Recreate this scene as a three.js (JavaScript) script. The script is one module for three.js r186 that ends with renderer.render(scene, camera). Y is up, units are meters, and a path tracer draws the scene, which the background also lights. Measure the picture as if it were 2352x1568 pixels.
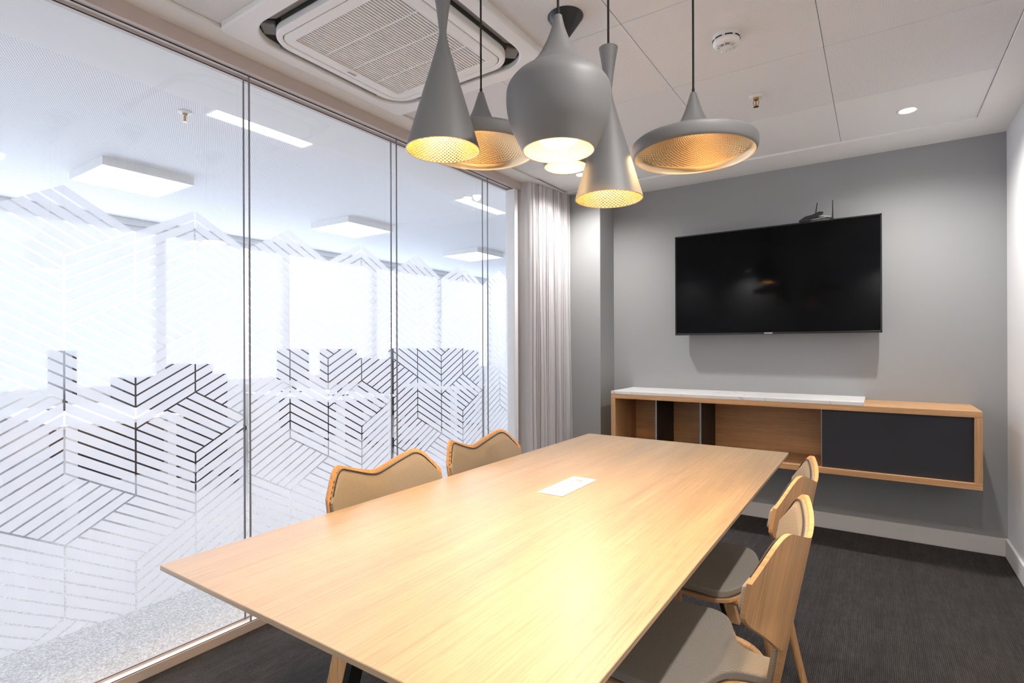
import * as THREE from 'three';
import { RoundedBoxGeometry } from 'three/addons/geometries/RoundedBoxGeometry.js';
import { RectAreaLightUniformsLib } from 'three/addons/lights/RectAreaLightUniformsLib.js';
import { mergeGeometries, toCreasedNormals } from 'three/addons/utils/BufferGeometryUtils.js';

// ------------------------------------------------------------------ camera, sky, exposure
// x runs to the right along the screen wall, y up, z towards the rear of the room (depth into the room is -z)
const scene = new THREE.Scene();
const EYE = 1.24;
const camera = new THREE.PerspectiveCamera(2 * Math.atan(784 / 1241.3) * 180 / Math.PI, 2352 / 1568, 0.05, 60);
camera.position.set(0, EYE, 0);
camera.up.set(0.00296, 0.99999, -0.00200);
camera.lookAt(-0.56006, EYE, -0.82845);
camera.setViewOffset(2352, 1568, 0, -11.4, 2352, 1568);
const renderer = new THREE.WebGLRenderer({ antialias: true });
renderer.toneMapping = THREE.LinearToneMapping;
renderer.toneMappingExposure = 1.85;
renderer.shadowMap.enabled = true;
RectAreaLightUniformsLib.init();
scene.background = new THREE.Color().setRGB(1.75, 2.02, 2.5);          // bright overcast sky outside the office windows

const PENDANT_CD = 0.70, PENDANT_COLOR = new THREE.Color().setRGB(1, 0.67, 0.30);
const DOWN_CD = 4.3, DOWN_COLOR = new THREE.Color().setRGB(1, 0.965, 0.93);
const OFFICE_NITS = 5.4, OFFICE_COLOR = new THREE.Color().setRGB(1, 1, 1.02);

// ------------------------------------------------------------------ helpers
const V = (x, y, d) => new THREE.Vector3(x, y, -d);                    // x, height, depth into the room
let seed = 7;
const rnd = () => { seed = (seed * 1664525 + 1013904223) >>> 0; return seed / 4294967296; };
const hash = (x, y) => { let h = (x * 374761393 + y * 668265263) | 0; h = Math.imul(h ^ (h >>> 13), 1274126177); return ((h ^ (h >>> 16)) >>> 0) / 4294967296; };
function noise(x, y, px, py) {                                        // value noise that repeats after px, py cells
  const xi = Math.floor(x), yi = Math.floor(y), fx = x - xi, fy = y - yi;
  const w = (a, p) => ((a % p) + p) % p, s = t => t * t * (3 - 2 * t);
  const a = hash(w(xi, px), w(yi, py)), b = hash(w(xi + 1, px), w(yi, py)), c = hash(w(xi, px), w(yi + 1, py)), e = hash(w(xi + 1, px), w(yi + 1, py));
  return a + (b - a) * s(fx) + (c - a) * s(fy) + (a - b - c + e) * s(fx) * s(fy);
}
function texture(w, h, sizeX, sizeY, fn, srgb = true) {               // fn(u, v) -> [r, g, b] 0..1; one tile covers sizeX by sizeY metres
  const data = new Uint8Array(w * h * 4);
  for (let j = 0; j < h; j++) for (let i = 0; i < w; i++) {
    const c = fn(i / w, j / h), k = (j * w + i) * 4;
    for (let q = 0; q < 3; q++) data[k + q] = Math.max(0, Math.min(255, Math.round(c[q] * 255)));
    data[k + 3] = 255;
  }
  const t = new THREE.DataTexture(data, w, h, THREE.RGBAFormat);
  t.wrapS = t.wrapT = THREE.RepeatWrapping; t.magFilter = THREE.LinearFilter; t.minFilter = THREE.LinearMipmapLinearFilter; t.generateMipmaps = true;
  t.repeat.set(1 / sizeX, 1 / sizeY);
  if (srgb) t.colorSpace = THREE.SRGBColorSpace;
  t.needsUpdate = true;
  return t;
}
const lin = (r, g, b) => new THREE.Color().setRGB(r, g, b);
const std = (color, roughness, o = {}) => new THREE.MeshStandardMaterial({ color, roughness, ...o });
const phys = (color, roughness, o = {}) => new THREE.MeshPhysicalMaterial({ color, roughness, ...o });

const taken = {};
const numbered = n => { taken[n] = (taken[n] || 0) + 1; return taken[n] === 1 ? n : n + '_' + String(taken[n] - 1).padStart(3, '0'); };
function thing(name, label, category, pos = new THREE.Vector3(), turn = 0, group) {
  const o = new THREE.Group(); o.name = numbered(name); o.position.copy(pos); o.rotation.y = turn;
  o.userData = { label, category }; if (group) o.userData.group = group;
  scene.add(o); return o;
}
function structure(name, label, category, pos = new THREE.Vector3()) {
  const o = thing(name, label, category, pos); o.userData.kind = 'structure'; return o;
}
function part(name, geo, mat, parent, label) {
  const m = new THREE.Mesh(Array.isArray(geo) ? merge(geo) : geo, mat);
  m.name = name; m.castShadow = m.receiveShadow = true; if (label) m.userData.label = label;
  parent.add(m); return m;
}
function merge(list) {
  return mergeGeometries(list.map(g => { const q = g.index ? g.toNonIndexed() : g; for (const k of Object.keys(q.attributes)) if (!['position', 'normal', 'uv'].includes(k)) q.deleteAttribute(k); return q; }));
}
function uvMetres(geo, grain = 2) {                                   // uv in metres from the faces' directions; v runs along the grain axis
  const g = geo.index ? geo.toNonIndexed() : geo, p = g.attributes.position, uv = new Float32Array(p.count * 2);
  const a = new THREE.Vector3(), b = new THREE.Vector3(), c = new THREE.Vector3(), n = new THREE.Vector3();
  for (let i = 0; i < p.count; i += 3) {
    a.fromBufferAttribute(p, i); b.fromBufferAttribute(p, i + 1); c.fromBufferAttribute(p, i + 2);
    n.copy(b).sub(a).cross(c.clone().sub(a));
    const m = [Math.abs(n.x), Math.abs(n.y), Math.abs(n.z)], k = m.indexOf(Math.max(...m));
    let vAxis = grain, uAxis;
    if (k === grain) { vAxis = (grain + 1) % 3; uAxis = (grain + 2) % 3; } else uAxis = 3 - k - grain;
    [a, b, c].forEach((q, j) => { const e = [q.x, q.y, q.z]; uv[(i + j) * 2] = e[uAxis] + 0.37 * k; uv[(i + j) * 2 + 1] = e[vAxis]; });
  }
  g.setAttribute('uv', new THREE.BufferAttribute(uv, 2));
  return g;
}
// box between x0..x1, y0..y1, depth d0..d1 (world axes), with chamfer radius r
function box(x0, x1, y0, y1, d0, d1, r = 0, grain = 2) {
  const w = x1 - x0, h = y1 - y0, l = d1 - d0;
  const g = r > 0 ? new RoundedBoxGeometry(w, h, l, 2, Math.min(r, w / 2.01, h / 2.01, l / 2.01)) : new THREE.BoxGeometry(w, h, l);
  g.translate((x0 + x1) / 2, (y0 + y1) / 2, -(d0 + d1) / 2);
  return uvMetres(g, grain);
}
function lathe(pts, seg = 64, soft = true) {
  const g = new THREE.LatheGeometry(pts.map(p => new THREE.Vector2(p[0], p[1])), seg);
  return soft ? g : toCreasedNormals(g, 0.6);
}
function tube(pts, r, seg = 24, rad = 10, closed = false) { return new THREE.TubeGeometry(new THREE.CatmullRomCurve3(pts, closed), seg, r, rad, closed); }
function cyl(r0, r1, h, seg = 24) { return new THREE.CylinderGeometry(r0, r1, h, seg); }
function roundRect(hw, hh, r, cx = 0, cy = 0, P = THREE.Shape) {
  const s = new P();
  s.moveTo(cx - hw + r, cy - hh); s.lineTo(cx + hw - r, cy - hh); s.absarc(cx + hw - r, cy - hh + r, r, -Math.PI / 2, 0);
  s.lineTo(cx + hw, cy + hh - r); s.absarc(cx + hw - r, cy + hh - r, r, 0, Math.PI / 2);
  s.lineTo(cx - hw + r, cy + hh); s.absarc(cx - hw + r, cy + hh - r, r, Math.PI / 2, Math.PI);
  s.lineTo(cx - hw, cy - hh + r); s.absarc(cx - hw + r, cy - hh + r, r, Math.PI, Math.PI * 1.5);
  return s;
}

// ------------------------------------------------------------------ materials
const oakMap = texture(1024, 1024, 0.55, 1.5, (u, v) => {             // fine straight grain along v
  const bend = 0.012 * noise(u * 4, v * 3, 4, 3);
  const x = u + bend;
  const streak = noise(x * 150, v * 5, 150, 5) * 0.5 + noise(x * 330, v * 9, 330, 9) * 0.5;
  const broad = noise(x * 12, v * 2, 12, 2);
  const pore = noise(x * 420, v * 22, 420, 22) > 0.76 ? 0.075 : 0;
  const t = 0.84 + 0.17 * (streak - 0.5) + 0.12 * (broad - 0.5) - pore;
  return [t * 1.02, t * 0.94 - 0.012 * broad, t * 0.83 - 0.03 * broad];
});
const M = {
  wall: std(lin(0.325, 0.332, 0.335), 0.85),
  white: std(lin(0.76, 0.765, 0.775), 0.8),
  plaster: std(lin(0.85, 0.845, 0.835), 0.9),
  skirting: std(lin(0.72, 0.72, 0.73), 0.45),
  oak: std(lin(0.84, 0.575, 0.36), 0.42, { map: oakMap }),
  tableOak: phys(lin(0.66, 0.575, 0.465), 0.34, { map: oakMap, clearcoat: 1, clearcoatRoughness: 0.40 }),
  chairOak: std(lin(0.82, 0.56, 0.335), 0.45, { map: oakMap }),
  charcoal: std(lin(0.020, 0.020, 0.027), 0.5),
  blackMetal: std(lin(0.018, 0.018, 0.019), 0.45, { metalness: 0.3 }),
  blackPlastic: std(lin(0.012, 0.012, 0.013), 0.4),
  bezel: std(lin(0.006, 0.006, 0.007), 0.25),
  screen: phys(lin(0.003, 0.003, 0.0035), 0.06, { specularIntensity: 0.16 }),
  shade: std(lin(0.19, 0.187, 0.185), 0.55, { metalness: 0.1 }),
  cable: std(lin(0.012, 0.011, 0.011), 0.7),
  plasticWhite: std(lin(0.80, 0.79, 0.77), 0.4),
  acWhite: std(lin(0.86, 0.855, 0.84), 0.45),
  acGrey: std(lin(0.24, 0.235, 0.23), 0.6),
  slot: std(lin(0.02, 0.02, 0.02), 0.8),
  brassPart: std(lin(0.55, 0.36, 0.14), 0.3, { metalness: 1 }),
  chrome: std(lin(0.62, 0.62, 0.62), 0.25, { metalness: 1 }),
  track: std(lin(0.56, 0.49, 0.46), 0.45),
  trackWhite: std(lin(0.82, 0.82, 0.82), 0.5),
  seal: std(lin(0.22, 0.22, 0.23), 0.4),
  silver: std(lin(0.45, 0.45, 0.46), 0.35, { metalness: 0.6 }),
  glass: phys(lin(1, 1, 1), 0.0, { transmission: 1, thickness: 0, ior: 1.45, side: THREE.DoubleSide }),
  film: phys(lin(0.90, 0.92, 0.955), 0.95, { transmission: 0.62, thickness: 0, ior: 1.3, side: THREE.DoubleSide }),
  deskWhite: std(lin(0.80, 0.80, 0.80), 0.5),
  seatBlack: std(lin(0.016, 0.017, 0.02), 0.75),
  panelBlue: std(lin(0.05, 0.09, 0.17), 0.8),
  officeWall: std(lin(0.82, 0.82, 0.82), 0.85),
};
const perforation = (pitch, hole, dark) => texture(64, 64, pitch * 4, pitch * 4, (u, v) => {
  const x = (u * 4) % 1 - 0.5, y = (v * 4 + (Math.floor(u * 4) % 2) * 0.5) % 1 - 0.5, r = Math.hypot(x, y) * pitch;
  const k = Math.min(1, Math.max(0, (r - hole) / (pitch * 0.12))); const c = dark + (1 - dark) * k;
  return [c, c, c];
});
M.tile = std(lin(0.87, 0.865, 0.87), 0.85, { map: perforation(0.0046, 0.0007, 0.55) });
M.tilePlain = std(lin(0.82, 0.82, 0.82), 0.85);
M.tileOffice = std(lin(0.86, 0.86, 0.87), 0.85, { map: perforation(0.0115, 0.0015, 0.5) });
// ribbed loop carpet, ribs along z
const ribs = (f) => texture(512, 512, 0.36, 0.36, (u, v) => {
  const n = noise(u * 160, v * 170, 160, 170), m = noise(u * 9, v * 9, 9, 9), q = noise(u * 54, v * 6, 54, 6);
  const rib = 0.5 + 0.5 * Math.sin(u * 54 * Math.PI * 2);
  return f(rib, n, m, q);
});
M.carpet = std(lin(1, 1, 1), 0.97, {
  map: ribs((r, n, m, q) => { const t = 0.155 + 0.12 * r + 0.10 * (n - 0.5) + 0.035 * (m - 0.5) + 0.05 * (q - 0.5); return [t * 1.03, t * 0.985, t * 0.975]; }),
  bumpMap: texture(512, 512, 0.36, 0.36, (u, v) => { const t = 0.5 + 0.35 * Math.sin(u * 54 * Math.PI * 2) + 0.25 * (noise(u * 160, v * 170, 160, 170) - 0.5); return [t, t, t]; }, false), bumpScale: 0.003,
});
M.carpetOffice = std(lin(1, 1, 1), 0.97, { map: texture(512, 512, 0.8, 0.8, (u, v) => { const t = 0.80 + 0.20 * (noise(u * 230, v * 230, 230, 230) - 0.5) + 0.13 * (noise(u * 110, v * 110, 110, 110) - 0.5); return [t, t * 0.995, t * 0.99]; }) });
// diagonal twill: two yarns, dark and sand
const twill = texture(256, 256, 0.032, 0.032, (u, v) => {
  const d = ((u + v) * 10) % 1, w = ((u - v + 1) * 10) % 1;
  const on = d < 0.52 ? 1 : 0, y = 0.9 + 0.1 * Math.sin(w * Math.PI * 2), n = noise(u * 64, v * 64, 64, 64) * 0.14;
  return on ? [0.74 * y + n * 0.5, 0.705 * y + n * 0.5, 0.655 * y + n * 0.5] : [0.34 * y + n, 0.32 * y + n, 0.30 * y + n];
});
M.fabric = std(lin(0.95, 0.93, 0.90), 0.95, { map: twill });
M.piping = std(lin(0.05, 0.045, 0.045), 0.9);
M.marble = std(lin(0.92, 0.90, 0.88), 0.25, {
  map: texture(512, 512, 0.9, 0.9, (u, v) => {
    const w = 0.25 * noise(u * 5, v * 5, 5, 5) + 0.12 * noise(u * 13, v * 13, 13, 13);
    const a = Math.abs(Math.sin((u * 2 + v * 3 + w * 3) * Math.PI)), vein = Math.pow(1 - a, 14), t = 0.95 - 0.14 * vein - 0.05 * noise(u * 7, v * 7, 7, 7);
    return [t, t, t * 1.005];
  }),
});
M.curtain = phys(lin(0.80, 0.785, 0.80), 0.9, { transmission: 0.38, thickness: 0, side: THREE.DoubleSide });
// hammered brass: round dents, uv = turns by metres
const dents = texture(128, 128, 1 / 26, 0.016, (u, v) => {
  const f = (x, y) => Math.max(0, 1 - 4.2 * ((x - 0.5) ** 2 + (y - 0.5) ** 2));
  const t = Math.max(f((u * 2) % 1, (v * 2) % 1), f((u * 2 + 0.5) % 1, (v * 2 + 0.5) % 1));
  return [t, t, t];
}, false);
M.brass = std(lin(0.94, 0.72, 0.43), 0.24, { metalness: 1, bumpMap: dents, bumpScale: -0.0010, side: THREE.DoubleSide });
M.brassSmooth = std(lin(0.95, 0.77, 0.52), 0.28, { metalness: 1, side: THREE.DoubleSide });
M.bulb = std(lin(1, 0.9, 0.75), 0.4, { emissive: lin(1, 0.72, 0.40), emissiveIntensity: 15 });
M.downGlow = std(lin(1, 1, 1), 0.4, { emissive: lin(1, 0.9, 0.78), emissiveIntensity: 12 });
M.panelGlow = std(lin(1, 1, 1), 0.4, { emissive: lin(1, 1, 1), emissiveIntensity: 3.5 });

// ------------------------------------------------------------------ room shell
const XR = 0.63, XL = -2.28, XG = -2.33, DW = 4.243, DB = -1.75, HC = 2.5, OFF_X = -6.3, OFF_D0 = -1.75, OFF_D1 = 8.6;
{
  const f = structure('floor', 'dark charcoal ribbed carpet on the meeting room floor', 'floor');
  part('carpet', box(-2.345, XR, -0.05, 0, DB, DW), M.carpet, f);
}
{
  const w = structure('wall_front', 'grey painted wall behind the black television', 'wall');
  part('plaster_face', box(-2.4, XR + 0.15, 0, 2.75, DW, DW + 0.15), M.wall, w);
  const b = structure('baseboard_front', 'pale skirting board along the grey wall under the floating cabinet', 'skirting board');
  part('board', box(-1.835, XR, 0, 0.105, DW - 0.014, DW, 0.003), M.skirting, b);
}
{
  const p = structure('wall_pier', 'grey boxed pier in the corner between curtain and television wall', 'pier');
  part('plaster_face', box(-2.28, -1.833, 0, 2.49, 3.973, DW, 0.004), M.wall, p);
}
{
  const w = structure('wall_right', 'plain white wall to the right of the floating cabinet', 'wall');
  part('plaster_face', box(XR, XR + 0.15, 0, 2.75, DB, DW), M.white, w);
  const b = structure('baseboard_right', 'white skirting board along the white wall', 'skirting board');
  part('board', box(XR - 0.014, XR, 0, 0.105, DB, DW - 0.014, 0.003), M.white, b);
}
{
  const w = structure('wall_rear', 'plain white wall closing the meeting room', 'wall');
  part('plaster_face', box(-2.4, XR + 0.15, 0, 2.75, DB - 0.15, DB), M.white, w);
}
// ceiling: metal tiles, plaster margins, slab above
const TX = [0.461, -0.184, -0.829, -1.474, -2.119], TD = [3.915, 3.275, 2.635, 1.995, 1.355, 0.715, 0.075, -0.565, -1.205, -1.75];
const AC = { x0: -2.127, x1: -1.172, d0: 1.104, d1: 2.066 };
{
  const c = structure('ceiling', 'off-white ceiling of square perforated metal tiles with plaster margins', 'ceiling');
  part('slab', box(-2.4, XR + 0.15, 2.62, 2.75, DB - 0.15, DW + 0.15), M.plaster, c);
  part('margin', box(TX[0] + 0.001, XR, 2.488, 2.56, DB, DW), M.plaster, c, 'smooth plaster margin');
  part('margin', box(-2.245, TX[0] + 0.001, 2.488, 2.56, TD[0] + 0.001, DW), M.plaster, c, 'smooth plaster margin');
  part('margin', box(-2.245, TX[4] - 0.003, 2.488, 2.56, DB, TD[0]), M.plaster, c, 'smooth plaster margin');
  for (let i = 0; i < 4; i++) for (let j = 0; j < TD.length - 1; j++) {
    const g = 0.0009, x1 = TX[i] - g, x0 = TX[i + 1] + g, d1 = TD[j] - g, d0 = TD[j + 1] + g, y0 = HC, y1 = HC + 0.03;
    const e = { x0: AC.x0 + 0.03, x1: AC.x1 - 0.03, d0: AC.d0 + 0.03, d1: AC.d1 - 0.03 };
    const list = [], B = (a, b, m, n) => { if (b - a > 0.004 && n - m > 0.004) list.push(box(a, b, y0, y1, m, n)); };
    if (x1 <= e.x0 || x0 >= e.x1 || d1 <= e.d0 || d0 >= e.d1) list.push(box(x0, x1, y0, y1, d0, d1, 0.0025));
    else {
      B(x0, Math.min(x1, e.x0), d0, d1); B(Math.max(x0, e.x1), x1, d0, d1);
      const m = Math.max(x0, e.x0), n = Math.min(x1, e.x1);
      B(m, n, d0, Math.min(d1, e.d0)); B(m, n, Math.max(d0, e.d1), d1);
    }
    if (list.length) part('tile', list, j === 0 ? M.tilePlain : M.tile, c);
  }
}

// ------------------------------------------------------------------ glass partition with patterned privacy film
const JOINTS = [-1.308, -0.432, 0.444, 1.321, 2.198, 3.072, 3.386];
const filmFaces = [];                                                 // [origin, along, across] in (lattice column, half edges down)
{
  const diamond = (i, n, s) => filmFaces.push(s === '\\' ? [[i - 1, n], [1, 1], [1, -1]] : [[i - 1, n], [1, -1], [1, 1]]);
  const upright = (c, nl, nr) => filmFaces.push([[c, nl], [1, nr - nl], [0, 2]]);
  [[0, 1, '\\'], [1, 4, '\\'], [2, 3, '/'], [2, 7, '\\'], [3, 6, '/'], [0, 9, '/'], [1, 10, '\\'], [3, 12, '\\'], [0, 13, '/'], [2, 13, '\\']].forEach(a => diamond(...a));
  [[0, 2, 1], [0, 4, 5], [0, 6, 7], [0, 10, 11], [1, 1, 0], [1, 5, 4], [1, 7, 8], [1, 11, 10], [2, 0, 1], [2, 4, 3], [2, 8, 7], [2, 10, 9], [3, 1, 2], [3, 3, 4], [3, 7, 6], [3, 9, 10]].forEach(a => upright(...a));
}
function clip(poly, axis, limit, sign) {
  const out = [];
  poly.forEach((p, i) => {
    const q = poly[(i + 1) % poly.length], a = (p[axis] - limit) * sign, b = (q[axis] - limit) * sign;
    if (a >= 0) out.push(p);
    if (a * b < 0) { const t = a / (a - b); out.push([p[0] + (q[0] - p[0]) * t, p[1] + (q[1] - p[1]) * t]); }
  });
  return out;
}
function filmGeometry(d0, d1, x) {
  const A = 0.2165, E2 = 0.125, D0 = 0.680, T = 1.807, h = 0.0036 / 0.25, pos = [];
  const k0 = Math.floor((d0 - D0) / (4 * A)) - 1, k1 = Math.ceil((d1 - D0) / (4 * A)) + 1;
  for (let k = k0; k <= k1; k++) for (const [o, a, b] of filmFaces) for (let s = 0; s < 6; s++) {
    const at = (p, q) => [D0 + A * (k * 4 + o[0] + a[0] * p + b[0] * q), T - E2 * (o[1] + a[1] * p + b[1] * q)];
    const s0 = s / 6 + h, s1 = (s + 1) / 6 - h;
    let poly = [at(h, s0), at(1 - h, s0), at(1 - h, s1), at(h, s1)];
    poly = clip(poly, 0, d0, 1); if (poly.length) poly = clip(poly, 0, d1, -1); if (poly.length) poly = clip(poly, 1, 0.25, 1);
    let area = 0; poly.forEach((p, i) => { const q = poly[(i + 1) % poly.length]; area += p[0] * q[1] - q[0] * p[1]; });
    if (area < 0) poly.reverse();
    for (let i = 1; i + 1 < poly.length; i++) for (const p of [poly[0], poly[i], poly[i + 1]]) pos.push(x, p[1], -p[0]);
  }
  const g = new THREE.BufferGeometry(); g.setAttribute('position', new THREE.Float32BufferAttribute(pos, 3));
  g.setAttribute('normal', new THREE.Float32BufferAttribute(pos.map((_, i) => i % 3 === 0 ? 1 : 0), 3));
  return uvMetres(g, 1);
}
const pane = (x, d0, d1, y0 = 0.035, y1 = 2.43) => { const g = new THREE.PlaneGeometry(d1 - d0, y1 - y0); g.rotateY(Math.PI / 2); g.translate(x, (y0 + y1) / 2, -(d0 + d1) / 2); return g; };
{
  const w = structure('wall_left', 'double glazed partition with white chevron striped privacy film', 'glass partition');
  part('sill_track', [box(-2.286, -2.274, 0, 0.038, DB, 3.386, 0.001), box(-2.345, -2.325, 0, 0.038, DB, 3.386)], M.track, w, 'taupe aluminium sill');
  part('sill_reveal', box(-2.325, -2.286, 0, 0.033, DB, 3.386), M.trackWhite, w, 'white strip between the two panes');
  part('head_track', [box(-2.290, -2.245, 2.43, 2.62, DB, DW, 0.004), box(-2.36, -2.325, 2.43, 2.62, DB, DW)], M.track, w, 'taupe aluminium head');
  part('head_reveal', box(-2.325, -2.290, 2.44, 2.62, DB, DW), M.trackWhite, w, 'white strip between the two panes');
  part('end_post', box(-2.345, -2.262, 0.0, 2.43, 3.386, 3.43, 0.002), M.trackWhite, w, 'white end channel');
  part('end_wall', box(-2.345, -2.29, 0.0, 2.62, 3.43, DW), M.white, w);
  for (let k = 0; k + 1 < JOINTS.length; k++) {
    const a = JOINTS[k] + 0.002, b = JOINTS[k + 1] - 0.002;
    part('inner_pane', pane(XL, a, b), M.glass, w, 'clear inner glass pane');
    const o = part('outer_pane', pane(XG, a, b), M.glass, w, 'outer glass pane with striped film');
    part('privacy_film', filmGeometry(a + 0.016, b - 0.004, XG + 0.003), M.film, o, 'white frosted film cut into slanted stripes');
  }
  for (const d of JOINTS.slice(0, 6)) {
    part('inner_joint', box(XL - 0.006, XL + 0.001, 0.035, 2.43, d - 0.0025, d + 0.0025), M.seal, w);
    part('outer_joint', box(XG - 0.001, XG + 0.006, 0.035, 2.43, d - 0.0025, d + 0.0025), M.seal, w);
  }
  // narrow hairline seals where the panes meet head and sill
  part('gasket', [box(XL - 0.002, XL + 0.002, 2.427, 2.431, DB, 3.386), box(XG - 0.002, XG + 0.002, 2.427, 2.431, DB, 3.386), box(XL - 0.0015, XL + 0.0015, 0.034, 0.0395, DB, 3.386), box(XG - 0.0015, XG + 0.0015, 0.034, 0.0395, DB, 3.386)], M.slot, w, 'thin black gaskets');
}

// ------------------------------------------------------------------ the open office beyond the glass
{
  const f = structure('floor_office', 'pale grey flecked carpet in the office beyond the glass', 'floor');
  part('carpet', box(OFF_X - 0.2, -2.345, -0.05, 0, OFF_D0, OFF_D1), M.carpetOffice, f);
  const c = structure('ceiling_office', 'white perforated office ceiling beyond the glass', 'ceiling');
  part('perforated_panel', box(OFF_X - 0.2, -2.80, 2.56, 2.75, OFF_D0 - 0.15, OFF_D1 + 0.15), M.tileOffice, c);
  part('bulkhead', box(-2.80, -2.36, 2.457, 2.75, OFF_D0 - 0.15, OFF_D1 + 0.15), M.officeWall, c, 'smooth white bulkhead above the glass');
  const w = structure('wall_office_far', 'white end wall of the office beyond the glass', 'wall');
  part('plaster_face', box(OFF_X - 0.2, -2.345, 0, 2.75, OFF_D1, OFF_D1 + 0.15), M.officeWall, w);
  const w2 = structure('wall_office_near', 'white wall of the office nearest the meeting room door', 'wall');
  part('plaster_face', box(OFF_X - 0.2, -2.4, 0, 2.75, OFF_D0 - 0.15, OFF_D0), M.officeWall, w2);
  const w4 = structure('wall_office_side', 'white wall continuing past the curtain corner into the office', 'wall');
  part('plaster_face', box(-2.4, -2.25, 0, 2.75, DW + 0.15, OFF_D1), M.officeWall, w4);
  const w3 = structure('wall_office_window', 'white wall under the bright office windows', 'wall');
  part('plaster_face', box(OFF_X - 0.2, OFF_X, 0, 0.80, OFF_D0, OFF_D1), M.officeWall, w3);
  part('lintel', box(OFF_X - 0.2, OFF_X, 2.50, 2.57, OFF_D0, OFF_D1), M.officeWall, w3);
  const n = 7, step = (OFF_D1 - OFF_D0) / n;
  for (let k = 0; k < n; k++) {
    const a = OFF_D0 + k * step, b = a + step, wn = structure('window_' + (k + 1), 'bright office window in a white frame', 'window');
    wn.userData.group = 'office windows'; delete wn.userData.number;
    part('window_frame', [box(OFF_X - 0.12, OFF_X - 0.04, 0.80, 0.86, a, b), box(OFF_X - 0.12, OFF_X - 0.04, 2.44, 2.50, a, b), box(OFF_X - 0.12, OFF_X - 0.04, 0.86, 2.44, a, a + 0.05), box(OFF_X - 0.12, OFF_X - 0.04, 0.86, 2.44, b - 0.05, b)], M.trackWhite, wn);
    const g = new THREE.PlaneGeometry(step - 0.1, 1.58); g.rotateY(Math.PI / 2); g.translate(OFF_X - 0.08, 1.65, -(a + b) / 2);
    part('pane', g, M.glass, wn);
  }
}
function officeLight(x0, x1, d0, d1, label) {
  const o = thing('ceiling_light', label, 'light', V((x0 + x1) / 2, 2.56, (d0 + d1) / 2), 0, 'surface mounted office lights');
  const w = x1 - x0, l = d1 - d0;
  part('housing', [box(-w / 2, w / 2, -0.06, 0, -l / 2, -l / 2 + 0.012), box(-w / 2, w / 2, -0.06, 0, l / 2 - 0.012, l / 2), box(-w / 2, -w / 2 + 0.012, -0.06, 0, -l / 2 + 0.012, l / 2 - 0.012), box(w / 2 - 0.012, w / 2, -0.06, 0, -l / 2 + 0.012, l / 2 - 0.012)], M.plasticWhite, o);
  part('diffuser', box(-w / 2 + 0.012, w / 2 - 0.012, -0.056, -0.03, -l / 2 + 0.012, l / 2 - 0.012), M.panelGlow, o, 'glowing white diffuser');
  const L = new THREE.RectAreaLight(OFFICE_COLOR, OFFICE_NITS, w - 0.03, l - 0.03);
  L.position.set(0, -0.062, 0); L.rotation.x = -Math.PI / 2; o.add(L);
}
officeLight(-5.01, -4.40, 1.50, 2.10, 'square office light just beyond the office sprinkler head');
officeLight(-5.01, -4.40, 3.58, 4.18, 'square office light over the middle desk row');
officeLight(-5.01, -4.40, 5.70, 6.30, 'square office light over the farthest desk row');
officeLight(-5.01, -4.40, -0.60, 0.0, 'square office light near the near office wall');
officeLight(-3.02, -2.83, 1.49, 2.10, 'narrow office light beside the bulkhead and sprinkler');
officeLight(-3.02, -2.83, 3.57, 4.22, 'narrow office light beside the bulkhead towards the curtain');

// desks, screens and task chairs seen through the stripes
function desk(x0, x1, d0, d1, label) {
  const o = thing('office_desk', label, 'desk', V((x0 + x1) / 2, 0, (d0 + d1) / 2), 0, 'white desks in the office');
  const w = (x1 - x0) / 2, l = (d1 - d0) / 2;
  part('desktop', box(-w, w, 0.705, 0.73, -l, l, 0.003), M.deskWhite, o);
  for (const s of [-1, 1]) part('leg', box(s * (w - 0.04) - 0.03, s * (w - 0.04) + 0.03, 0, 0.705, -l + 0.05, -l + 0.11), M.deskWhite, o);
  for (const s of [-1, 1]) part('leg', box(s * (w - 0.04) - 0.03, s * (w - 0.04) + 0.03, 0, 0.705, l - 0.11, l - 0.05), M.deskWhite, o);
  part('modesty_panel', box(-w + 0.08, w - 0.08, 0.30, 0.70, -0.012, 0.012), M.seatBlack, o, 'dark modesty panel');
}
desk(-6.0, -4.4, 1.25, 2.02, 'white office desk carrying a single dark monitor');
desk(-5.9, -4.3, 3.35, 4.12, 'white office desk carrying two dark monitors and no divider');
desk(-5.9, -4.3, 5.05, 5.82, 'white office desk carrying the blue divider screen');
function monitor(x, d, turn, label) {
  const o = thing('monitor', label, 'monitor', V(x, 0.73, d), turn, 'dark monitors on the office desks');
  part('panel', box(-0.29, 0.29, 0.13, 0.49, -0.015, 0.015, 0.004), M.blackPlastic, o);
  part('stand', box(-0.03, 0.03, 0.008, 0.20, 0.012, 0.03), M.blackPlastic, o);
  part('foot', box(-0.12, 0.12, 0, 0.01, -0.08, 0.08, 0.003), M.blackPlastic, o);
}
monitor(-5.55, 3.72, 0, 'dark monitor on the middle office desk by the windows'); monitor(-4.75, 3.72, 0, 'dark monitor on the middle office desk away from the windows');
monitor(-5.5, 5.42, 0, 'dark monitor on the farthest office desk by the windows'); monitor(-4.7, 5.42, 0, 'dark monitor on the farthest office desk away from the windows');
monitor(-5.6, 1.62, 0, 'dark monitor on the office desk nearest the glass, by the windows');
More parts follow.
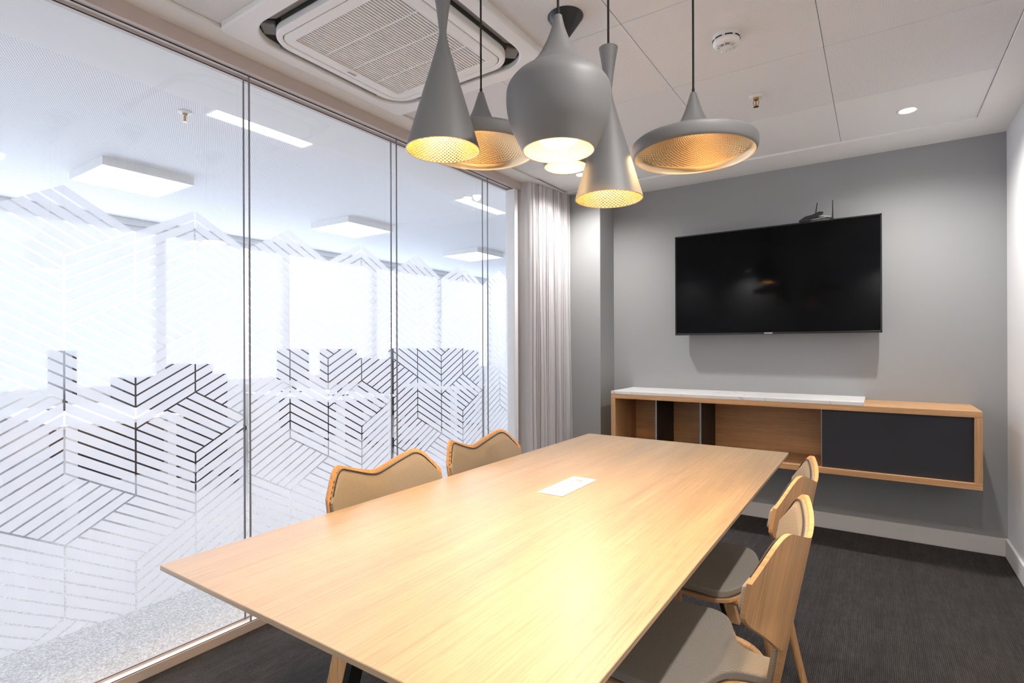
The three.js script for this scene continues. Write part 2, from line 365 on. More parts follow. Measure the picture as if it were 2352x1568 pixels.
function taskChair(x, d, turn, label) {
  const o = thing('task_chair', label, 'chair', V(x, 0, d), turn, 'black task chairs in the office');
  part('seat', box(-0.24, 0.24, 0.44, 0.51, -0.23, 0.23, 0.03), M.seatBlack, o);
  const b = new RoundedBoxGeometry(0.46, 0.52, 0.06, 3, 0.028); b.rotateX(-0.12); b.translate(0, 0.84, 0.25);
  part('backrest', uvMetres(b), M.seatBlack, o);
  part('column', cyl(0.03, 0.03, 0.34, 16).translate(0, 0.27, 0), M.blackMetal, o);
  part('back_post', tube([new THREE.Vector3(0, 0.46, 0.1), new THREE.Vector3(0, 0.47, 0.27), new THREE.Vector3(0, 0.62, 0.29), new THREE.Vector3(0, 0.8, 0.28)], 0.02, 16, 8), M.blackMetal, o);
  for (let k = 0; k < 5; k++) {
    const a = k * Math.PI * 2 / 5, g = new THREE.BoxGeometry(0.30, 0.03, 0.04); g.translate(0.15, 0.085, 0); g.rotateY(a);
    const s = part('base_spoke', g, M.blackMetal, o);
    part('castor', new THREE.SphereGeometry(0.03, 12, 8).translate(0.29 * Math.cos(a), 0.03, -0.29 * Math.sin(a)), M.blackPlastic, s);
  }
}
taskChair(-5.1, 2.55, 0.4, 'black task chair pulled away between the first two office desks');
taskChair(-4.9, 0.75, Math.PI - 0.3, 'black task chair facing the office desk nearest the glass');
taskChair(-5.6, 4.55, 2.9, 'black task chair tucked at the middle office desk');
taskChair(-4.8, 4.65, 0.15, 'black task chair between the middle and farthest office desks');
taskChair(-5.2, 6.3, 0.3, 'black task chair behind the farthest office desk');
{
  const o = thing('desk_screen', 'blue fabric divider screen standing on the far office desk', 'divider', V(-5.1, 0.73, 5.6), 0);
  part('panel', box(-0.78, 0.78, 0.0, 0.46, -0.015, 0.015, 0.005), M.panelBlue, o);
}
function lowCabinet(x0, x1, d0, d1, h, label) {
  const o = thing('storage_unit', label, 'cabinet', V((x0 + x1) / 2, 0, (d0 + d1) / 2), 0, 'dark storage units in the office'), w = (x1 - x0) / 2, l = (d1 - d0) / 2;
  part('carcass', box(-w, w, 0.04, h, -l, l, 0.004), M.charcoal, o);
  part('plinth', box(-w + 0.02, w - 0.02, 0, 0.04, -l + 0.02, l - 0.02), M.blackPlastic, o);
  for (const s of [-1, 1]) { const door = part('door', box(w, w + 0.018, 0.06, h - 0.02, s < 0 ? -l + 0.01 : 0.004, s < 0 ? -0.004 : l - 0.01), M.charcoal, o); part('handle', box(w + 0.018, w + 0.03, h * 0.6, h * 0.6 + 0.12, s * 0.04 - 0.006, s * 0.04 + 0.006), M.silver, door); }
}
lowCabinet(-6.28, -5.95, 6.4, 7.6, 1.18, 'tall dark storage unit under the far office windows');
lowCabinet(-6.28, -5.98, 2.2, 3.2, 0.95, 'dark storage unit under the office windows between two desks');
lowCabinet(-6.28, -5.98, 6.0, 6.38, 1.05, 'dark storage unit under the office windows behind the second desk');
lowCabinet(-4.5, -3.3, 8.1, 8.55, 1.2, 'dark storage unit against the office end wall');
lowCabinet(-6.28, -5.98, 0.1, 1.1, 0.95, 'dark storage unit under the office windows beside the nearest desk');

// ------------------------------------------------------------------ pleated curtain in the corner
{
  const o = thing('curtain', 'pale grey pleated curtain hanging floor to ceiling beside the grey pier', 'curtain', V(-2.16, 0, 3.7));
  const pts = [];
  for (let i = 0; i <= 14; i++) pts.push([-2.300 + 0.124 * i / 14, 3.462 + 0.004 * Math.sin(i * 0.9)]);
  const N = 380, L = 0.50;
  for (let i = 1; i <= N; i++) {
    const t = i / N, ph = t * 24 * Math.PI * 2, k = 0.5 + 0.5 * Math.sin(t * 23 + 1.3);
    const grow = Math.min(1, i / 14);
    pts.push([-2.168 + 0.066 * t + grow * (0.010 + 0.006 * k) * Math.sin(ph + 0.8 * Math.sin(t * 31) + 0.5 * Math.sin(t * 67)), 3.466 + L * t + grow * 0.005 * Math.sin(2 * ph)]);
  }
  const rows = 10, pos = [], idx = [], uv = [];
  for (let r = 0; r <= rows; r++) for (let i = 0; i < pts.length; i++) {
    const y = 0.012 + (2.484 - 0.012) * r / rows, spread = 1 + 0.05 * (1 - r / rows), sway = 0.004 * Math.sin(r * 0.8 + i * 0.05);
    pos.push(pts[i][0] + 2.16 + (i > 20 ? sway + (1 - r / rows) * 0.012 : 0), y, -((pts[i][1] - 3.466) * spread + 3.466 - 3.7));
    uv.push(i * 0.004, y);
  }
  const w = pts.length;
  for (let r = 0; r < rows; r++) for (let i = 0; i + 1 < w; i++) { const a = r * w + i; idx.push(a, a + 1, a + w, a + 1, a + w + 1, a + w); }
  const g = new THREE.BufferGeometry(); g.setAttribute('position', new THREE.Float32BufferAttribute(pos, 3)); g.setAttribute('uv', new THREE.Float32BufferAttribute(uv, 2)); g.setIndex(idx); g.computeVertexNormals();
  part('fabric', g, M.curtain, o);
  part('rail', box(-0.025, 0.06, 2.484, 2.488, -0.23, 0.27), M.trackWhite, o, 'slim white curtain rail');
}

// ------------------------------------------------------------------ ceiling fittings
{
  const cx = (AC.x0 + AC.x1) / 2, cd = (AC.d0 + AC.d1) / 2;
  const o = thing('air_conditioner', 'white four-way cassette air conditioner with slatted grille set in the ceiling', 'air conditioner', V(cx, HC, cd));
  const flat = (shape, depth, y, bevel) => { const g = new THREE.ExtrudeGeometry(shape, { depth, bevelEnabled: bevel > 0, bevelSize: bevel, bevelThickness: bevel, bevelSegments: 3, curveSegments: 24 }); g.rotateX(Math.PI / 2); g.translate(0, y, 0); return uvMetres(g); };
  const hx = (AC.x1 - AC.x0) / 2, hd = (AC.d1 - AC.d0) / 2;
  const ring = roundRect(hx - 0.008, hd - 0.008, 0.03); ring.holes.push(roundRect(0.418, 0.418, 0.15, 0, 0, THREE.Path));
  part('frame', flat(ring, 0.016, -0.002, 0.008), M.acWhite, o, 'white outer frame');
  const wallRing = roundRect(0.440, 0.440, 0.16); wallRing.holes.push(roundRect(0.424, 0.424, 0.152, 0, 0, THREE.Path));
  part('throat', flat(wallRing, 0.088, 0.088, 0), M.acGrey, o, 'grey air outlet');
  part('back_plate', flat(roundRect(0.44, 0.44, 0.16), 0.01, 0.1, 0), M.acGrey, o);
  const mid = roundRect(0.355, 0.355, 0.115); mid.holes.push(roundRect(0.3290, 0.3330, 0.066, 0, 0, THREE.Path));
  part('inner_panel', flat(mid, 0.02, -0.012, 0.006), M.acWhite, o, 'white inner panel');
  const sur = roundRect(0.3165, 0.3205, 0.056); sur.holes.push(roundRect(0.272, 0.284, 0.012, 0, 0, THREE.Path));
  part('grille_surround', flat(sur, 0.022, -0.012, 0.004), M.acWhite, o, 'white surround of the grille');
  part('core', flat(roundRect(0.345, 0.345, 0.11), 0.09, 0.088, 0), M.acGrey, o);
  const slat = box(-0.0036, 0.0036, -0.034, -0.012, -0.280, 0.280, 0.001);
  const n = 38;
  for (let k = 0; k < n; k++) { const s = part('slat', slat, M.acWhite, o); s.position.x = -0.268 + 0.536 * (k + 0.5) / n; }
  const rib = box(-0.268, 0.268, -0.035, -0.012, -0.0025, 0.0025);
  for (let k = 0; k < 3; k++) { const s = part('rib', rib, M.acWhite, o); s.position.z = -0.14 + 0.14 * k; }
  for (let k = 0; k < 4; k++) {
    const g = new RoundedBoxGeometry(0.52, 0.006, 0.042, 2, 0.002); g.rotateX(0.45); g.translate(0, -0.004, 0.388); g.rotateY(k * Math.PI / 2);
    part('louvre', uvMetres(g), M.acGrey, o, 'grey swivelling louvre');
    const c = new RoundedBoxGeometry(0.08, 0.02, 0.06, 2, 0.006); c.translate(0, 0.01, 0); c.rotateY(Math.PI / 4); c.translate(0.345, 0, 0.345); c.rotateY(k * Math.PI / 2);
    part('corner_deflector', uvMetres(c), M.acGrey, o);
  }
  part('name_plate', box(-0.022, 0.022, -0.0405, -0.039, -0.004, 0.004).rotateY(Math.PI / 2).translate(-0.296, 0, -0.02), M.silver, o, 'small grey maker plate');
}
{
  const o = thing('smoke_detector', 'round white smoke detector on the ceiling', 'smoke detector', V(-0.505, HC, 2.31));
  part('base', lathe([[0, 0], [0.052, 0], [0.053, -0.004], [0.053, -0.016], [0.051, -0.018], [0, -0.018]], 48, false), M.plasticWhite, o);
  part('body', lathe([[0, -0.018], [0.050, -0.018], [0.052, -0.024], [0.051, -0.034], [0.045, -0.042], [0.034, -0.046], [0.033, -0.040], [0, -0.040]], 48, false), M.plasticWhite, o);
  for (let k = 0; k < 8; k++) {
    const a = k * Math.PI / 4 + 0.12, g = new THREE.CylinderGeometry(0.0535, 0.0535, 0.0045, 10, 1, false, a, 0.56); g.translate(0, -0.0205, 0);
    part('vent_slot', g, M.slot, o, 'black vent slot');
  }
  const cap = part('cap', lathe([[0, -0.056], [0.018, -0.056], [0.023, -0.053], [0.024, -0.050], [0, -0.050]], 36, false), M.plasticWhite, o);
  for (let k = 0; k < 8; k++) { const g = new THREE.BoxGeometry(0.018, 0.008, 0.0025); g.rotateZ(0.28); g.translate(0.031, -0.049, 0); g.rotateY(k * Math.PI / 4); part('fin', g, M.plasticWhite, cap); }
}
function sprinkler(x, d, y, label) {
  const o = thing('sprinkler', label, 'sprinkler', V(x, y, d), 0, 'ceiling sprinklers');
  part('escutcheon', lathe([[0, 0], [0.034, 0], [0.036, -0.003], [0.033, -0.006], [0.016, -0.010], [0, -0.010]], 36, false), M.plasticWhite, o);
  part('fitting', lathe([[0, -0.008], [0.013, -0.008], [0.013, -0.020], [0.009, -0.022], [0, -0.022]], 24, false), M.brassPart, o);
  for (const s of [-1, 1]) part('frame_arm', tube([new THREE.Vector3(s * 0.008, -0.02, 0), new THREE.Vector3(s * 0.013, -0.034, 0), new THREE.Vector3(s * 0.009, -0.046, 0), new THREE.Vector3(s * 0.003, -0.052, 0)], 0.0022, 10, 6), M.brassPart, o);
  part('bulb', new THREE.CylinderGeometry(0.002, 0.002, 0.026, 10).translate(0, -0.036, 0), std(lin(0.35, 0.05, 0.03), 0.2), o, 'red glass bulb');
  part('deflector', lathe([[0, -0.052], [0.013, -0.053], [0.013, -0.055], [0, -0.056]], 24, false), M.brassPart, o);
}
sprinkler(-0.504, 2.955, HC, 'brass sprinkler head in white ring next to the smoke detector');
sprinkler(-3.21, 1.485, 2.56, 'sprinkler head on the office ceiling beyond the glass');

function downlight(x, d, label) {
  const o = thing('downlight', label, 'downlight', V(x, HC, d), 0, 'recessed ceiling downlights');
  part('trim_ring', lathe([[0.036, 0.0], [0.047, 0.0], [0.047, -0.003], [0.044, -0.005], [0.037, -0.003], [0.036, 0.0]], 40, false), M.plasticWhite, o);
  part('lamp_lens', lathe([[0, -0.0025], [0.036, -0.0025], [0.036, -0.0005], [0, -0.0005]], 32, false), M.downGlow, o, 'glowing lamp face');
  const L = new THREE.SpotLight(DOWN_COLOR, DOWN_CD, 0, 1.35, 1.0, 2);
  L.position.set(0, -0.012, 0); L.target.position.set(0, -1, 0); L.castShadow = true; L.shadow.radius = 1.6; L.shadow.mapSize.set(1024, 1024);
  o.add(L); o.add(L.target);
}
downlight(0.138, 3.595, 'small round downlight in the ceiling by the white wall');
downlight(-1.796, 3.575, 'small round downlight in the ceiling in front of the curtain');
downlight(0.138, 1.035, 'round downlight above the chairs along the white wall');
downlight(0.138, -1.525, 'round downlight near the rear wall on the white wall side');
downlight(-1.796, -1.525, 'round downlight near the rear wall by the glass');

// ------------------------------------------------------------------ pendant lamps
const pendantGroup = 'grey pendant lamps over the table';
function insideOf(outer, t) { return outer.map(([r, y]) => [Math.max(0.002, r - t), y]); }
function brassShell(pts) {                                            // uv: turns by metres along the profile, for the hammer dents
  const g = new THREE.LatheGeometry(pts.map(p => new THREE.Vector2(...p)), 96), uv = g.attributes.uv;
  const len = [0]; for (let i = 1; i < pts.length; i++) len.push(len[i - 1] + Math.hypot(pts[i][0] - pts[i - 1][0], pts[i][1] - pts[i - 1][1]));
  for (let i = 0; i < uv.count; i++) uv.setY(i, len[Math.round(uv.getY(i) * (pts.length - 1))]);
  return g;
}
function smooth(pts, n = 48) { const c = new THREE.CatmullRomCurve3(pts.map(p => new THREE.Vector3(p[0], p[1], 0)), false, 'centripetal'); return c.getPoints(n).map(p => [Math.max(0, p.x), p.y]); }
function pendant(kind, x, d, bottom, label) {
  const o = thing('pendant_lamp', label, 'pendant lamp', V(x, bottom, d), 0, pendantGroup);
  let outer, top, bulbY, bulbR = 0.03, capR, lip = null, inner;
  if (kind === 'fat') {
    const body = smooth([[0.083, 0], [0.096, 0.027], [0.111, 0.06], [0.1185, 0.092], [0.1205, 0.118], [0.1175, 0.143], [0.100, 0.167], [0.074, 0.184]], 40);
    const neck = smooth([[0.073, 0.186], [0.049, 0.213], [0.030, 0.247], [0.016, 0.283], [0.009, 0.312]], 24);
    outer = body.concat(neck); inner = insideOf(body.concat(neck.slice(0, 10)), 0.003); top = 0.312; bulbY = 0.062; bulbR = 0.057; capR = 0.009;
  } else if (kind === 'tall') {
    outer = smooth([[0.095, 0], [0.0715, 0.08], [0.0475, 0.16], [0.0225, 0.245], [0.0125, 0.283], [0.0095, 0.303], [0.0115, 0.325], [0.0175, 0.372], [0.0265, 0.425]], 70);
    inner = insideOf(outer.filter(p => p[1] < 0.25), 0.003); top = 0.425; bulbY = 0.10; bulbR = 0.026; capR = 0.0265;
  } else {
    const disc = smooth([[0.172, 0], [0.1765, 0.006], [0.180, 0.024], [0.1785, 0.036], [0.172, 0.0415]], 16).concat(smooth([[0.170, 0.042], [0.12, 0.053], [0.075, 0.066], [0.058, 0.076]], 14));
    const neck = smooth([[0.057, 0.078], [0.042, 0.098], [0.027, 0.130], [0.016, 0.163], [0.0085, 0.188]], 24);
    outer = disc.concat(neck); top = 0.188; bulbY = 0.112; bulbR = 0.019; capR = 0.0085;
    lip = [[0.1715, 0.0], [0.170, 0.006], [0.163, 0.016], [0.156, 0.020]];
    inner = smooth([[0.156, 0.020], [0.120, 0.042], [0.080, 0.062], [0.048, 0.080], [0.034, 0.098], [0.026, 0.122]], 28);
  }
  part('shade', lathe(outer, 96), M.shade, o, 'matt grey spun metal shade');
  part('lining', brassShell(inner), M.brass, o, 'hammered brass inside');
  if (lip) part('lip', brassShell(smooth(lip, 10)), M.brassSmooth, o, 'polished brass lip');
  else { const r = outer[0][0]; part('rim', lathe([[r, 0], [r - 0.0015, -0.0012], [r - 0.003, 0]], 96), M.brassSmooth, o); }
  part('cap', lathe([[0, top], [capR * 0.98, top], [capR, top - 0.002]], 32, false), M.shade, o);
  part('cable_grip', cyl(0.0042, 0.0042, 0.014, 12).translate(0, top + 0.006, 0), M.cable, o);
  const b = part('light_bulb', new THREE.SphereGeometry(bulbR, 32, 20).translate(0, bulbY, 0), M.bulb, o, 'glowing bulb');
  part('lamp_holder', cyl(0.014, 0.016, 0.03, 20).translate(0, bulbY + bulbR + 0.012, 0), M.blackPlastic, b);
  const L = new THREE.PointLight(PENDANT_COLOR, PENDANT_CD, 0, 2); L.position.set(0, bulbY, 0); L.castShadow = true; L.shadow.radius = 1.4; L.shadow.bias = -0.002; o.add(L);
  part('cable', cyl(0.0031, 0.0031, HC - 0.09 - bottom - top, 10).translate(0, (HC - 0.09 - bottom + top) / 2, 0), M.cable, o, 'black cable');
  const c = HC - bottom;
  part('ceiling_rose', lathe([[0, c], [0.068, c], [0.068, c - 0.003], [0.006, c - 0.092], [0, c - 0.093]], 48, false), M.blackPlastic, o, 'black cone on the ceiling');
}
pendant('fat', -0.608, 1.094, 1.690, 'large grey pear-shaped pendant lamp hanging lowest between the two tall ones');
pendant('fat', -0.985, 1.83, 1.925, 'grey pear-shaped pendant lamp hidden behind the large one, under the black ceiling cone');
pendant('tall', -0.925, 1.055, 1.745, 'tall hourglass pendant lamp beside the air conditioner grille');
pendant('tall', -0.625, 1.414, 1.653, 'tall hourglass pendant lamp close behind the large pear-shaped one');
pendant('wide', -0.453, 1.641, 1.806, 'wide flat disc pendant lamp towards the white wall');
pendant('wide', -1.034, 1.36, 1.852, 'wide flat disc pendant lamp half hidden between tall and pear-shaped lamps');

// ------------------------------------------------------------------ television with receiver
{
  const o = thing('television', 'large black flat television mounted on the grey wall', 'television', V(-0.625, 1.32, 4.113));
  const w = 0.651, h = 0.748;
  part('casing', box(-w, w, 0, h, 0.006, 0.055, 0.004), M.bezel, o);
  const b = 0.010;
  part('bezel', [box(-w, w, 0, b + 0.004, -0.004, 0.008, 0.002), box(-w, w, h - b, h, -0.004, 0.008, 0.002), box(-w, -w + b, 0, h, -0.004, 0.008, 0.002), box(w - b, w, 0, h, -0.004, 0.008, 0.002)], M.bezel, o);
  part('screen', box(-w + b - 0.001, w - b + 0.001, b, h - b + 0.001, 0.0, 0.006), M.screen, o, 'glossy black screen');
  part('maker_badge', box(-0.029, 0.023, 0.003, 0.011, -0.0055, -0.003), M.silver, o, 'small silver badge');
  part('wall_bracket', box(-0.22, 0.22, 0.2, 0.55, 0.055, 0.1285), M.blackMetal, o, 'black wall bracket');
}
{
  const o = thing('wireless_receiver', 'small black receiver with two aerials lying on the television', 'receiver', V(-0.34, 2.0715, 4.145));
  const s = new THREE.Shape(); s.moveTo(-0.095, 0.0); s.lineTo(-0.098, 0.010); s.lineTo(-0.06, 0.034); s.lineTo(-0.02, 0.040); s.lineTo(0.02, 0.056); s.lineTo(0.042, 0.053); s.lineTo(0.035, 0.036); s.lineTo(-0.05, 0.0);
  const g = new THREE.ExtrudeGeometry(s, { depth: 0.03, bevelEnabled: true, bevelSize: 0.002, bevelThickness: 0.002, bevelSegments: 2 }); g.translate(0, 0.002, -0.015);
  part('body', uvMetres(g), M.blackPlastic, o);
  const p = new RoundedBoxGeometry(0.11, 0.012, 0.07, 2, 0.003); p.rotateZ(-0.22); p.translate(0.035, 0.030, -0.02);
  part('side_panel', uvMetres(p), M.silver, o, 'ridged silver panel');
  const rail = new RoundedBoxGeometry(0.13, 0.006, 0.03, 2, 0.002); rail.rotateZ(0.1); rail.translate(-0.005, 0.012, 0.0);
  part('clip', uvMetres(rail), M.silver, o);
  part('badge', box(-0.085, -0.065, 0.016, 0.020, 0.015, 0.0185).rotateZ(0.3), M.trackWhite, o);
  const a1 = cyl(0.0028, 0.0048, 0.125, 10); a1.translate(0, 0.0625, 0); part('aerial', a1.translate(0.098, 0.002, 0), M.blackPlastic, o);
  const a2 = cyl(0.0026, 0.0045, 0.075, 10); a2.translate(0, 0.0375, 0); a2.rotateZ(-0.12); part('aerial', a2.translate(0.000, 0.048, 0), M.blackPlastic, o);
  part('aerial_foot', box(0.082, 0.104, 0.0, 0.014, -0.01, 0.01, 0.003), M.blackPlastic, o);
}

// ------------------------------------------------------------------ floating oak cabinet
{
  const x0 = -1.668, x1 = 0.466, y0 = 0.459, y1 = 0.882, d0 = 3.80, d1 = DW, t = 0.034;
  const o = thing('wall_cabinet', 'long floating oak cabinet under the television with dark sliding door', 'cabinet', V(x0, y0, d0));
  const B = (a, b, c, e, f, g, r, gr) => box(a - x0, b - x0, c - y0, e - y0, f - d0, g - d0, r, gr);
  part('top_board', B(x0, x1, y1 - t, y1, d0, d1, 0.0015, 0), M.oak, o);
  part('bottom_board', B(x0, x1, y0, y0 + t, d0, d1, 0.0015, 0), M.oak, o);
  part('side_board', B(x0, x0 + t, y0 + t, y1 - t, d0 + 0.0005, d1, 0.001, 1), M.oak, o);
  part('side_board', B(x1 - t, x1, y0 + t, y1 - t, d0 + 0.0005, d1, 0.001, 1), M.oak, o);
  part('back_board', B(x0 + t, x1 - t, y0 + t, y1 - t, d1 - 0.02, d1, 0, 0), M.oak, o);
  const door = part('sliding_door', B(-0.285, x1 - t, y0 + t, y1 - t, d0 + 0.024, d0 + 0.040, 0.001), M.charcoal, o, 'dark charcoal sliding door');
  part('door_edge', B(-0.288, -0.285, y0 + t, y1 - t, d0 + 0.024, d0 + 0.040), M.silver, door);
  for (const x of [-1.330, -1.016]) { const v = part('divider', B(x - 0.005, x + 0.005, y0 + t, y1 - t, d0 + 0.03, d1 - 0.02), M.blackMetal, o, 'thin black divider'); part('edge_band', B(x - 0.0055, x + 0.0055, y0 + t, y1 - t, d0 + 0.028, d0 + 0.031), M.seal, v); }
  const m = thing('marble_slab', 'white veined marble slab lying on the oak cabinet', 'marble top', V(x0, y1, d0));
  part('stone', uvMetres(new RoundedBoxGeometry(1.602, 0.021, 0.443, 2, 0.0015).translate(0.801, 0.0105, -0.2215), 0), M.marble, m);
}

// ------------------------------------------------------------------ meeting table
{
  const o = thing('meeting_table', 'long rectangular oak meeting table with thin top', 'table', V(-0.858, 0, 1.695));
  const hw = 0.514, hl = 1.12, pos = [], Yt = 0.74, Ym = 0.729, Yb = 0.712, inset = 0.03;
  const ring = (w, l, y, r) => { const a = []; for (const [sx, sz, st] of [[1, 1, 0], [-1, 1, 1], [-1, -1, 2], [1, -1, 3]]) for (let k = 0; k <= 5; k++) { const t = (st + k / 5) * Math.PI / 2; a.push(new THREE.Vector3(sx * (w - r) + r * Math.cos(t), y, sz * (l - r) + r * Math.sin(t))); } return a; };
  const rings = [ring(hw - 0.0012, hl - 0.0012, Yt, 0.006), ring(hw, hl, Yt - 0.0012, 0.006), ring(hw, hl, Ym, 0.006), ring(hw - inset, hl - inset, Yb, 0.006)];
  const tri = (a, b, c) => pos.push(a.x, a.y, a.z, b.x, b.y, b.z, c.x, c.y, c.z);
  for (let k = 0; k < 3; k++) for (let i = 0; i < 24; i++) { const a = rings[k][i], b = rings[k][(i + 1) % 24], c = rings[k + 1][i], e = rings[k + 1][(i + 1) % 24]; tri(a, b, c); tri(b, e, c); }
  const c0 = new THREE.Vector3(0, Yt, 0), c1 = new THREE.Vector3(0, Yb, 0);
  for (let i = 0; i < 24; i++) { tri(rings[0][(i + 1) % 24], rings[0][i], c0); tri(rings[3][i], rings[3][(i + 1) % 24], c1); }
  const g = new THREE.BufferGeometry(); g.setAttribute('position', new THREE.Float32BufferAttribute(pos, 3)); g.computeVertexNormals();
  part('tabletop', uvMetres(g, 2), M.tableOak, o);
  part('beam', box(-0.04, 0.04, 0.64, 0.712, -0.92, 0.92, 0.002), M.blackMetal, o, 'black steel beam');
  for (const d of [-0.87, 0.87]) {
    part('cross_rail', box(-0.20, 0.20, 0.665, 0.712, d - 0.03, d + 0.03, 0.002), M.blackMetal, o, 'black steel cross rail');
    for (const s of [-1, 1]) {
      const shape = new THREE.Shape(); shape.moveTo(s * 0.09, 0.70); shape.lineTo(s * 0.145, 0.70); shape.lineTo(s * 0.345, 0); shape.lineTo(s * 0.305, 0);
      const q = new THREE.ExtrudeGeometry(shape, { depth: 0.034, bevelEnabled: true, bevelSize: 0.002, bevelThickness: 0.002, bevelSegments: 2 }); q.translate(0, 0.002, -d - 0.019);
      const leg = part('leg', uvMetres(q, 1), M.oak, o, 'slanted oak leg');
      const s2 = new THREE.Shape(); s2.moveTo(s * 0.070, 0.70); s2.lineTo(s * 0.089, 0.70); s2.lineTo(s * 0.303, 0.0); s2.lineTo(s * 0.286, 0.0);
      const q2 = new THREE.ExtrudeGeometry(s2, { depth: 0.04, bevelEnabled: false }); q2.translate(0, 0, -d - 0.02);
      part('steel_strip', uvMetres(q2, 1), M.blackMetal, leg, 'black steel strip');
    }
  }
}
{
  const o = thing('power_module', 'white power socket module set in the tabletop', 'power socket', V(-0.9155, 0.74, 1.710));
  part('plate', box(-0.048, 0.048, 0, 0.004, -0.131, 0.131, 0.0015), std(lin(0.88, 0.88, 0.88), 0.4), o);
  for (const d of [-0.085, -0.04, 0.005]) { const s = part('socket', box(-0.017, 0.017, 0.0035, 0.0046, d - 0.017, d + 0.017, 0.0004), M.plasticWhite, o); part('contact', [box(-0.008, -0.004, 0.0046, 0.0051, d - 0.002, d + 0.002), box(0.004, 0.008, 0.0046, 0.0051, d - 0.002, d + 0.002), box(-0.002, 0.002, 0.0046, 0.0051, d + 0.006, d + 0.011)], M.seal, s); }
  for (const x of [-0.018, 0.018]) part('usb_port', box(x - 0.007, x + 0.007, 0.004, 0.0049, 0.056, 0.061), M.seal, o);
  part('cable_port', box(-0.013, 0.013, 0.004, 0.0048, 0.08, 0.086), M.seal, o);
}

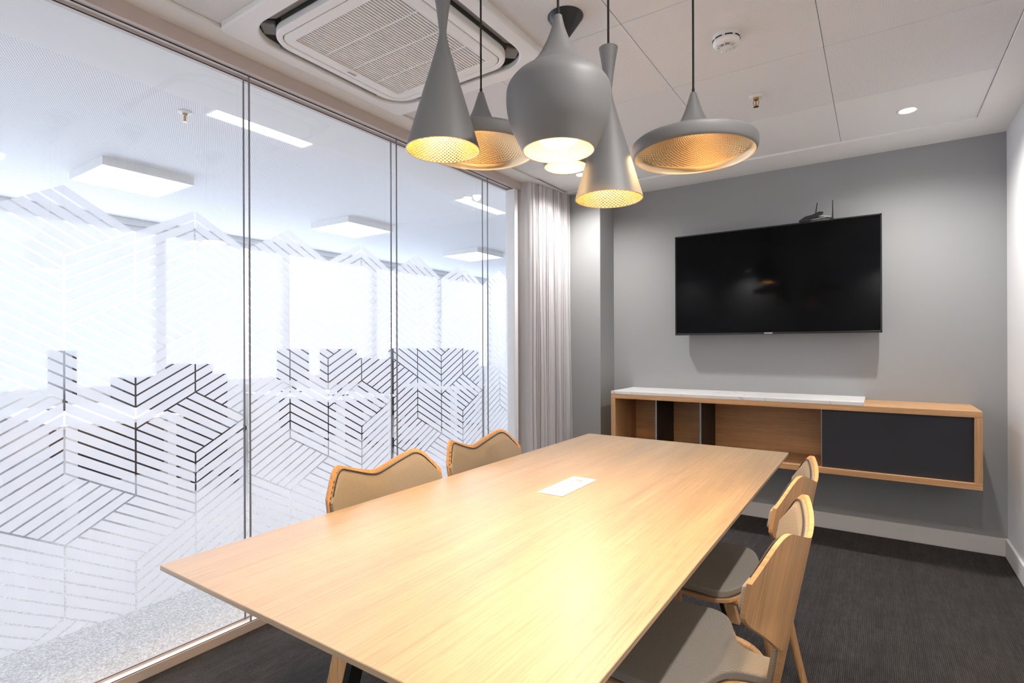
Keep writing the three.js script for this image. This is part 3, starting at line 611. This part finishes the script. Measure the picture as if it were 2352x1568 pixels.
// ------------------------------------------------------------------ chairs: plywood shells with twill pads
function makeChair() {
  const o = new THREE.Group();
  // --- backrest: outline by columns across the width, bent round the sitter (sitter looks along +x)
  const sm = (a, b, t) => { t = Math.max(0, Math.min(1, (t - a) / (b - a))); return t * t * (3 - 2 * t); };
  const W = 0.265;
  const topY = p => { const a = Math.abs(p), f1 = 0.799 + 0.345 * (Math.sqrt(a * a + 0.0009) - 0.03), f2 = 0.862 - 1.32 * (a - 0.190), k = 0.05, h = Math.max(k - Math.abs(f1 - f2), 0) / k; return Math.min(f1, f2) - h * h * k / 4; };
  const lowY = p => { const a = Math.abs(p), l = 0.405 + 0.150 * sm(0.056, 0.072, a); if (a < 0.072) return l; const t = (a - 0.072) / (W - 0.072); return 0.555 + 0.110 * (0.35 * t + 0.65 * t * t * (3 - 2 * t)) + 0.035 * (1 - Math.sqrt(Math.max(0, 1 - t ** 7))); };
  const backX = (p, q) => { const a = Math.abs(p), bend = 0.80 * sm(0.45, 0.68, q) + 0.28; return -0.247 - 0.19 * (q - 0.42) + bend * a * a; };
  function backShell(scale, q0, q1, off, thick, shrink) {              // solid sheet between two offset surfaces
    const nc = 64, nr = 22, pos = [], idx = [];
    for (let side = 0; side < 2; side++) for (let c = 0; c <= nc; c++) {
      const u = -Math.cos(Math.PI * c / nc), p = u * (W - shrink), pe = p * W / (W - shrink);
      const hi = topY(pe) - shrink, lo = Math.max(q0, lowY(pe) + shrink * (Math.abs(pe) > 0.06 ? 1 : 0));
      for (let r = 0; r <= nr; r++) {
        const q = lo + (Math.max(hi, lo + 0.0005) - lo) * r / nr, edge = Math.min(r, nr - r, c * 0.8, (nc - c) * 0.8);
        const soft = off > 0.005 ? 0.35 + 0.65 * Math.min(1, edge / 3) : (edge < 1 ? 0.9 : 1);
        const x = backX(p, q) + off + (side ? thick * soft : 0);
        pos.push(x, q, p);
      }
    }
    const n = (nc + 1) * (nr + 1), at = (s, c, r) => s * n + c * (nr + 1) + r;
    for (let c = 0; c < nc; c++) for (let r = 0; r < nr; r++) {
      idx.push(at(1, c, r), at(1, c, r + 1), at(1, c + 1, r), at(1, c + 1, r), at(1, c, r + 1), at(1, c + 1, r + 1));
      idx.push(at(0, c, r), at(0, c + 1, r), at(0, c, r + 1), at(0, c + 1, r), at(0, c + 1, r + 1), at(0, c, r + 1));
    }
    const strip = (a, b, c, e) => idx.push(a, b, c, b, e, c);
    for (let c = 0; c < nc; c++) { strip(at(0, c, nr), at(1, c, nr), at(0, c + 1, nr), at(1, c + 1, nr)); strip(at(1, c, 0), at(0, c, 0), at(1, c + 1, 0), at(0, c + 1, 0)); }
    for (let r = 0; r < nr; r++) { strip(at(1, 0, r), at(0, 0, r), at(1, 0, r + 1), at(0, 0, r + 1)); strip(at(0, nc, r), at(1, nc, r), at(0, nc, r + 1), at(1, nc, r + 1)); }
    const g = new THREE.BufferGeometry(); g.setAttribute('position', new THREE.Float32BufferAttribute(pos, 3)); g.setIndex(idx);
    return toCreasedNormals(g, 0.75);
  }
  const uvBack = g => { const p = g.attributes.position, uv = new Float32Array(p.count * 2); for (let i = 0; i < p.count; i++) { uv[i * 2] = p.getZ(i) * 1.05; uv[i * 2 + 1] = p.getY(i); } g.setAttribute('uv', new THREE.BufferAttribute(uv, 2)); return g; };
  part('backrest', uvBack(backShell(1, 0.405, 0.9, 0, 0.011, 0)), M.chairOak, o, 'bent oak plywood back');
  const pad = part('back_pad', uvBack(backShell(1, 0.42, 0.9, 0.0105, 0.016, 0.010)), M.fabric, o, 'grey twill back pad');
  { // piping along the pad's upper outline
    const pts = []; for (let i = 6; i <= 54; i++) { const u = -Math.cos(Math.PI * i / 60), p = u * (W - 0.012), q = topY(p * W / (W - 0.012)) - 0.013; pts.push(new THREE.Vector3(backX(p, q) + 0.0215, q, p)); }
    part('piping', tube(pts, 0.0021, 120, 6), M.piping, pad);
  }
  // --- seat: wide front, waisted tongue at the rear (x forward, z across)
  const seatShape = (k) => {
    const s = new THREE.Shape(), f = 0.235 - k, h = 0.236 - k, hf = 0.215 - k;
    s.moveTo(f, 0); s.lineTo(f, hf - 0.06); s.bezierCurveTo(f, hf - 0.01, f - 0.03, hf, f - 0.07, hf + 0.004);
    s.lineTo(-0.03, h); s.bezierCurveTo(-0.080, h - 0.002, -0.105 + k, 0.205 - k, -0.122 + k, 0.150 - k * 0.7);
    s.bezierCurveTo(-0.138 + k, 0.095 - k * 0.7, -0.150 + k, 0.055 - k * 0.6, -0.205, 0.048 - k * 0.5); s.lineTo(-0.236, 0.047 - k * 0.5); s.lineTo(-0.236, 0);
    const pts = s.getPoints(20), all = pts.concat(pts.slice(1, -1).reverse().map(p => new THREE.Vector2(p.x, -p.y)));
    return new THREE.Shape(all);
  };
  const slab = (k, depth, bevel, y) => { const g = new THREE.ExtrudeGeometry(seatShape(k + bevel), { depth, bevelEnabled: true, bevelSize: bevel, bevelThickness: bevel, bevelSegments: 4, steps: 1 }); g.rotateX(-Math.PI / 2); g.translate(0, y + bevel, 0); return uvMetres(g, 0); };
  part('seat', slab(0, 0.008, 0.002, 0.428), M.chairOak, o, 'oak plywood seat shell');
  const sp = part('seat_pad', slab(0.006, 0.012, 0.007, 0.440), M.fabric, o, 'grey twill seat pad');
  { const q = seatShape(0.008).getPoints(); part('piping', tube(q.map(p => new THREE.Vector3(p.x, 0.446, -p.y)), 0.0020, 200, 6, true), M.piping, sp); }
  // --- legs: bent oak, rear ones arch forward under the seat
  const legGeo = pts => { const g = tube(pts, 0.0125, 40, 12); return uvMetres(g, 1); };
  for (const s of [-1, 1]) {
    part('leg', legGeo([new THREE.Vector3(-0.02, 0.416, s * 0.165), new THREE.Vector3(-0.12, 0.418, s * 0.170), new THREE.Vector3(-0.172, 0.392, s * 0.175), new THREE.Vector3(-0.198, 0.32, s * 0.180), new THREE.Vector3(-0.230, 0.15, s * 0.192), new THREE.Vector3(-0.262, 0.003, s * 0.202)]), M.chairOak, o);
    part('leg', legGeo([new THREE.Vector3(-0.02, 0.416, s * 0.165), new THREE.Vector3(0.10, 0.418, s * 0.168), new THREE.Vector3(0.150, 0.395, s * 0.172), new THREE.Vector3(0.172, 0.32, s * 0.178), new THREE.Vector3(0.20, 0.15, s * 0.188), new THREE.Vector3(0.225, 0.003, s * 0.198)]), M.chairOak, o);
  }
  part('stretcher', tube([new THREE.Vector3(-0.02, 0.416, -0.165), new THREE.Vector3(-0.02, 0.416, 0.165)], 0.010, 4, 10), M.chairOak, o);
  return o;
}
const chair0 = makeChair();
function placeChair(x, d, turn, label) {
  const c = chair0.clone(); c.name = numbered('meeting_chair'); c.position.copy(V(x, 0, d)); c.rotation.y = turn;
  c.userData = { label, category: 'chair', group: 'oak and grey twill chairs around the table' };
  c.traverse(m => { if (m.isMesh) m.userData = { ...m.userData }; });
  scene.add(c); return c;
}
placeChair(-0.445, 1.425, Math.PI, 'oak chair with grey pads on the white wall side, farther from the cabinet');
placeChair(-0.481, 2.005, Math.PI, 'oak chair with grey pads on the white wall side, nearer the cabinet');
placeChair(-1.193, 1.335, 0, 'oak chair with grey pads on the glass side, farther from the curtain');
placeChair(-1.198, 1.912, 0, 'oak chair with grey pads on the glass side, nearer the curtain');

scene.traverse(o => { if (o.isLight && o.castShadow) { o.shadow.camera.near = 0.02; } });
renderer.render(scene, camera);
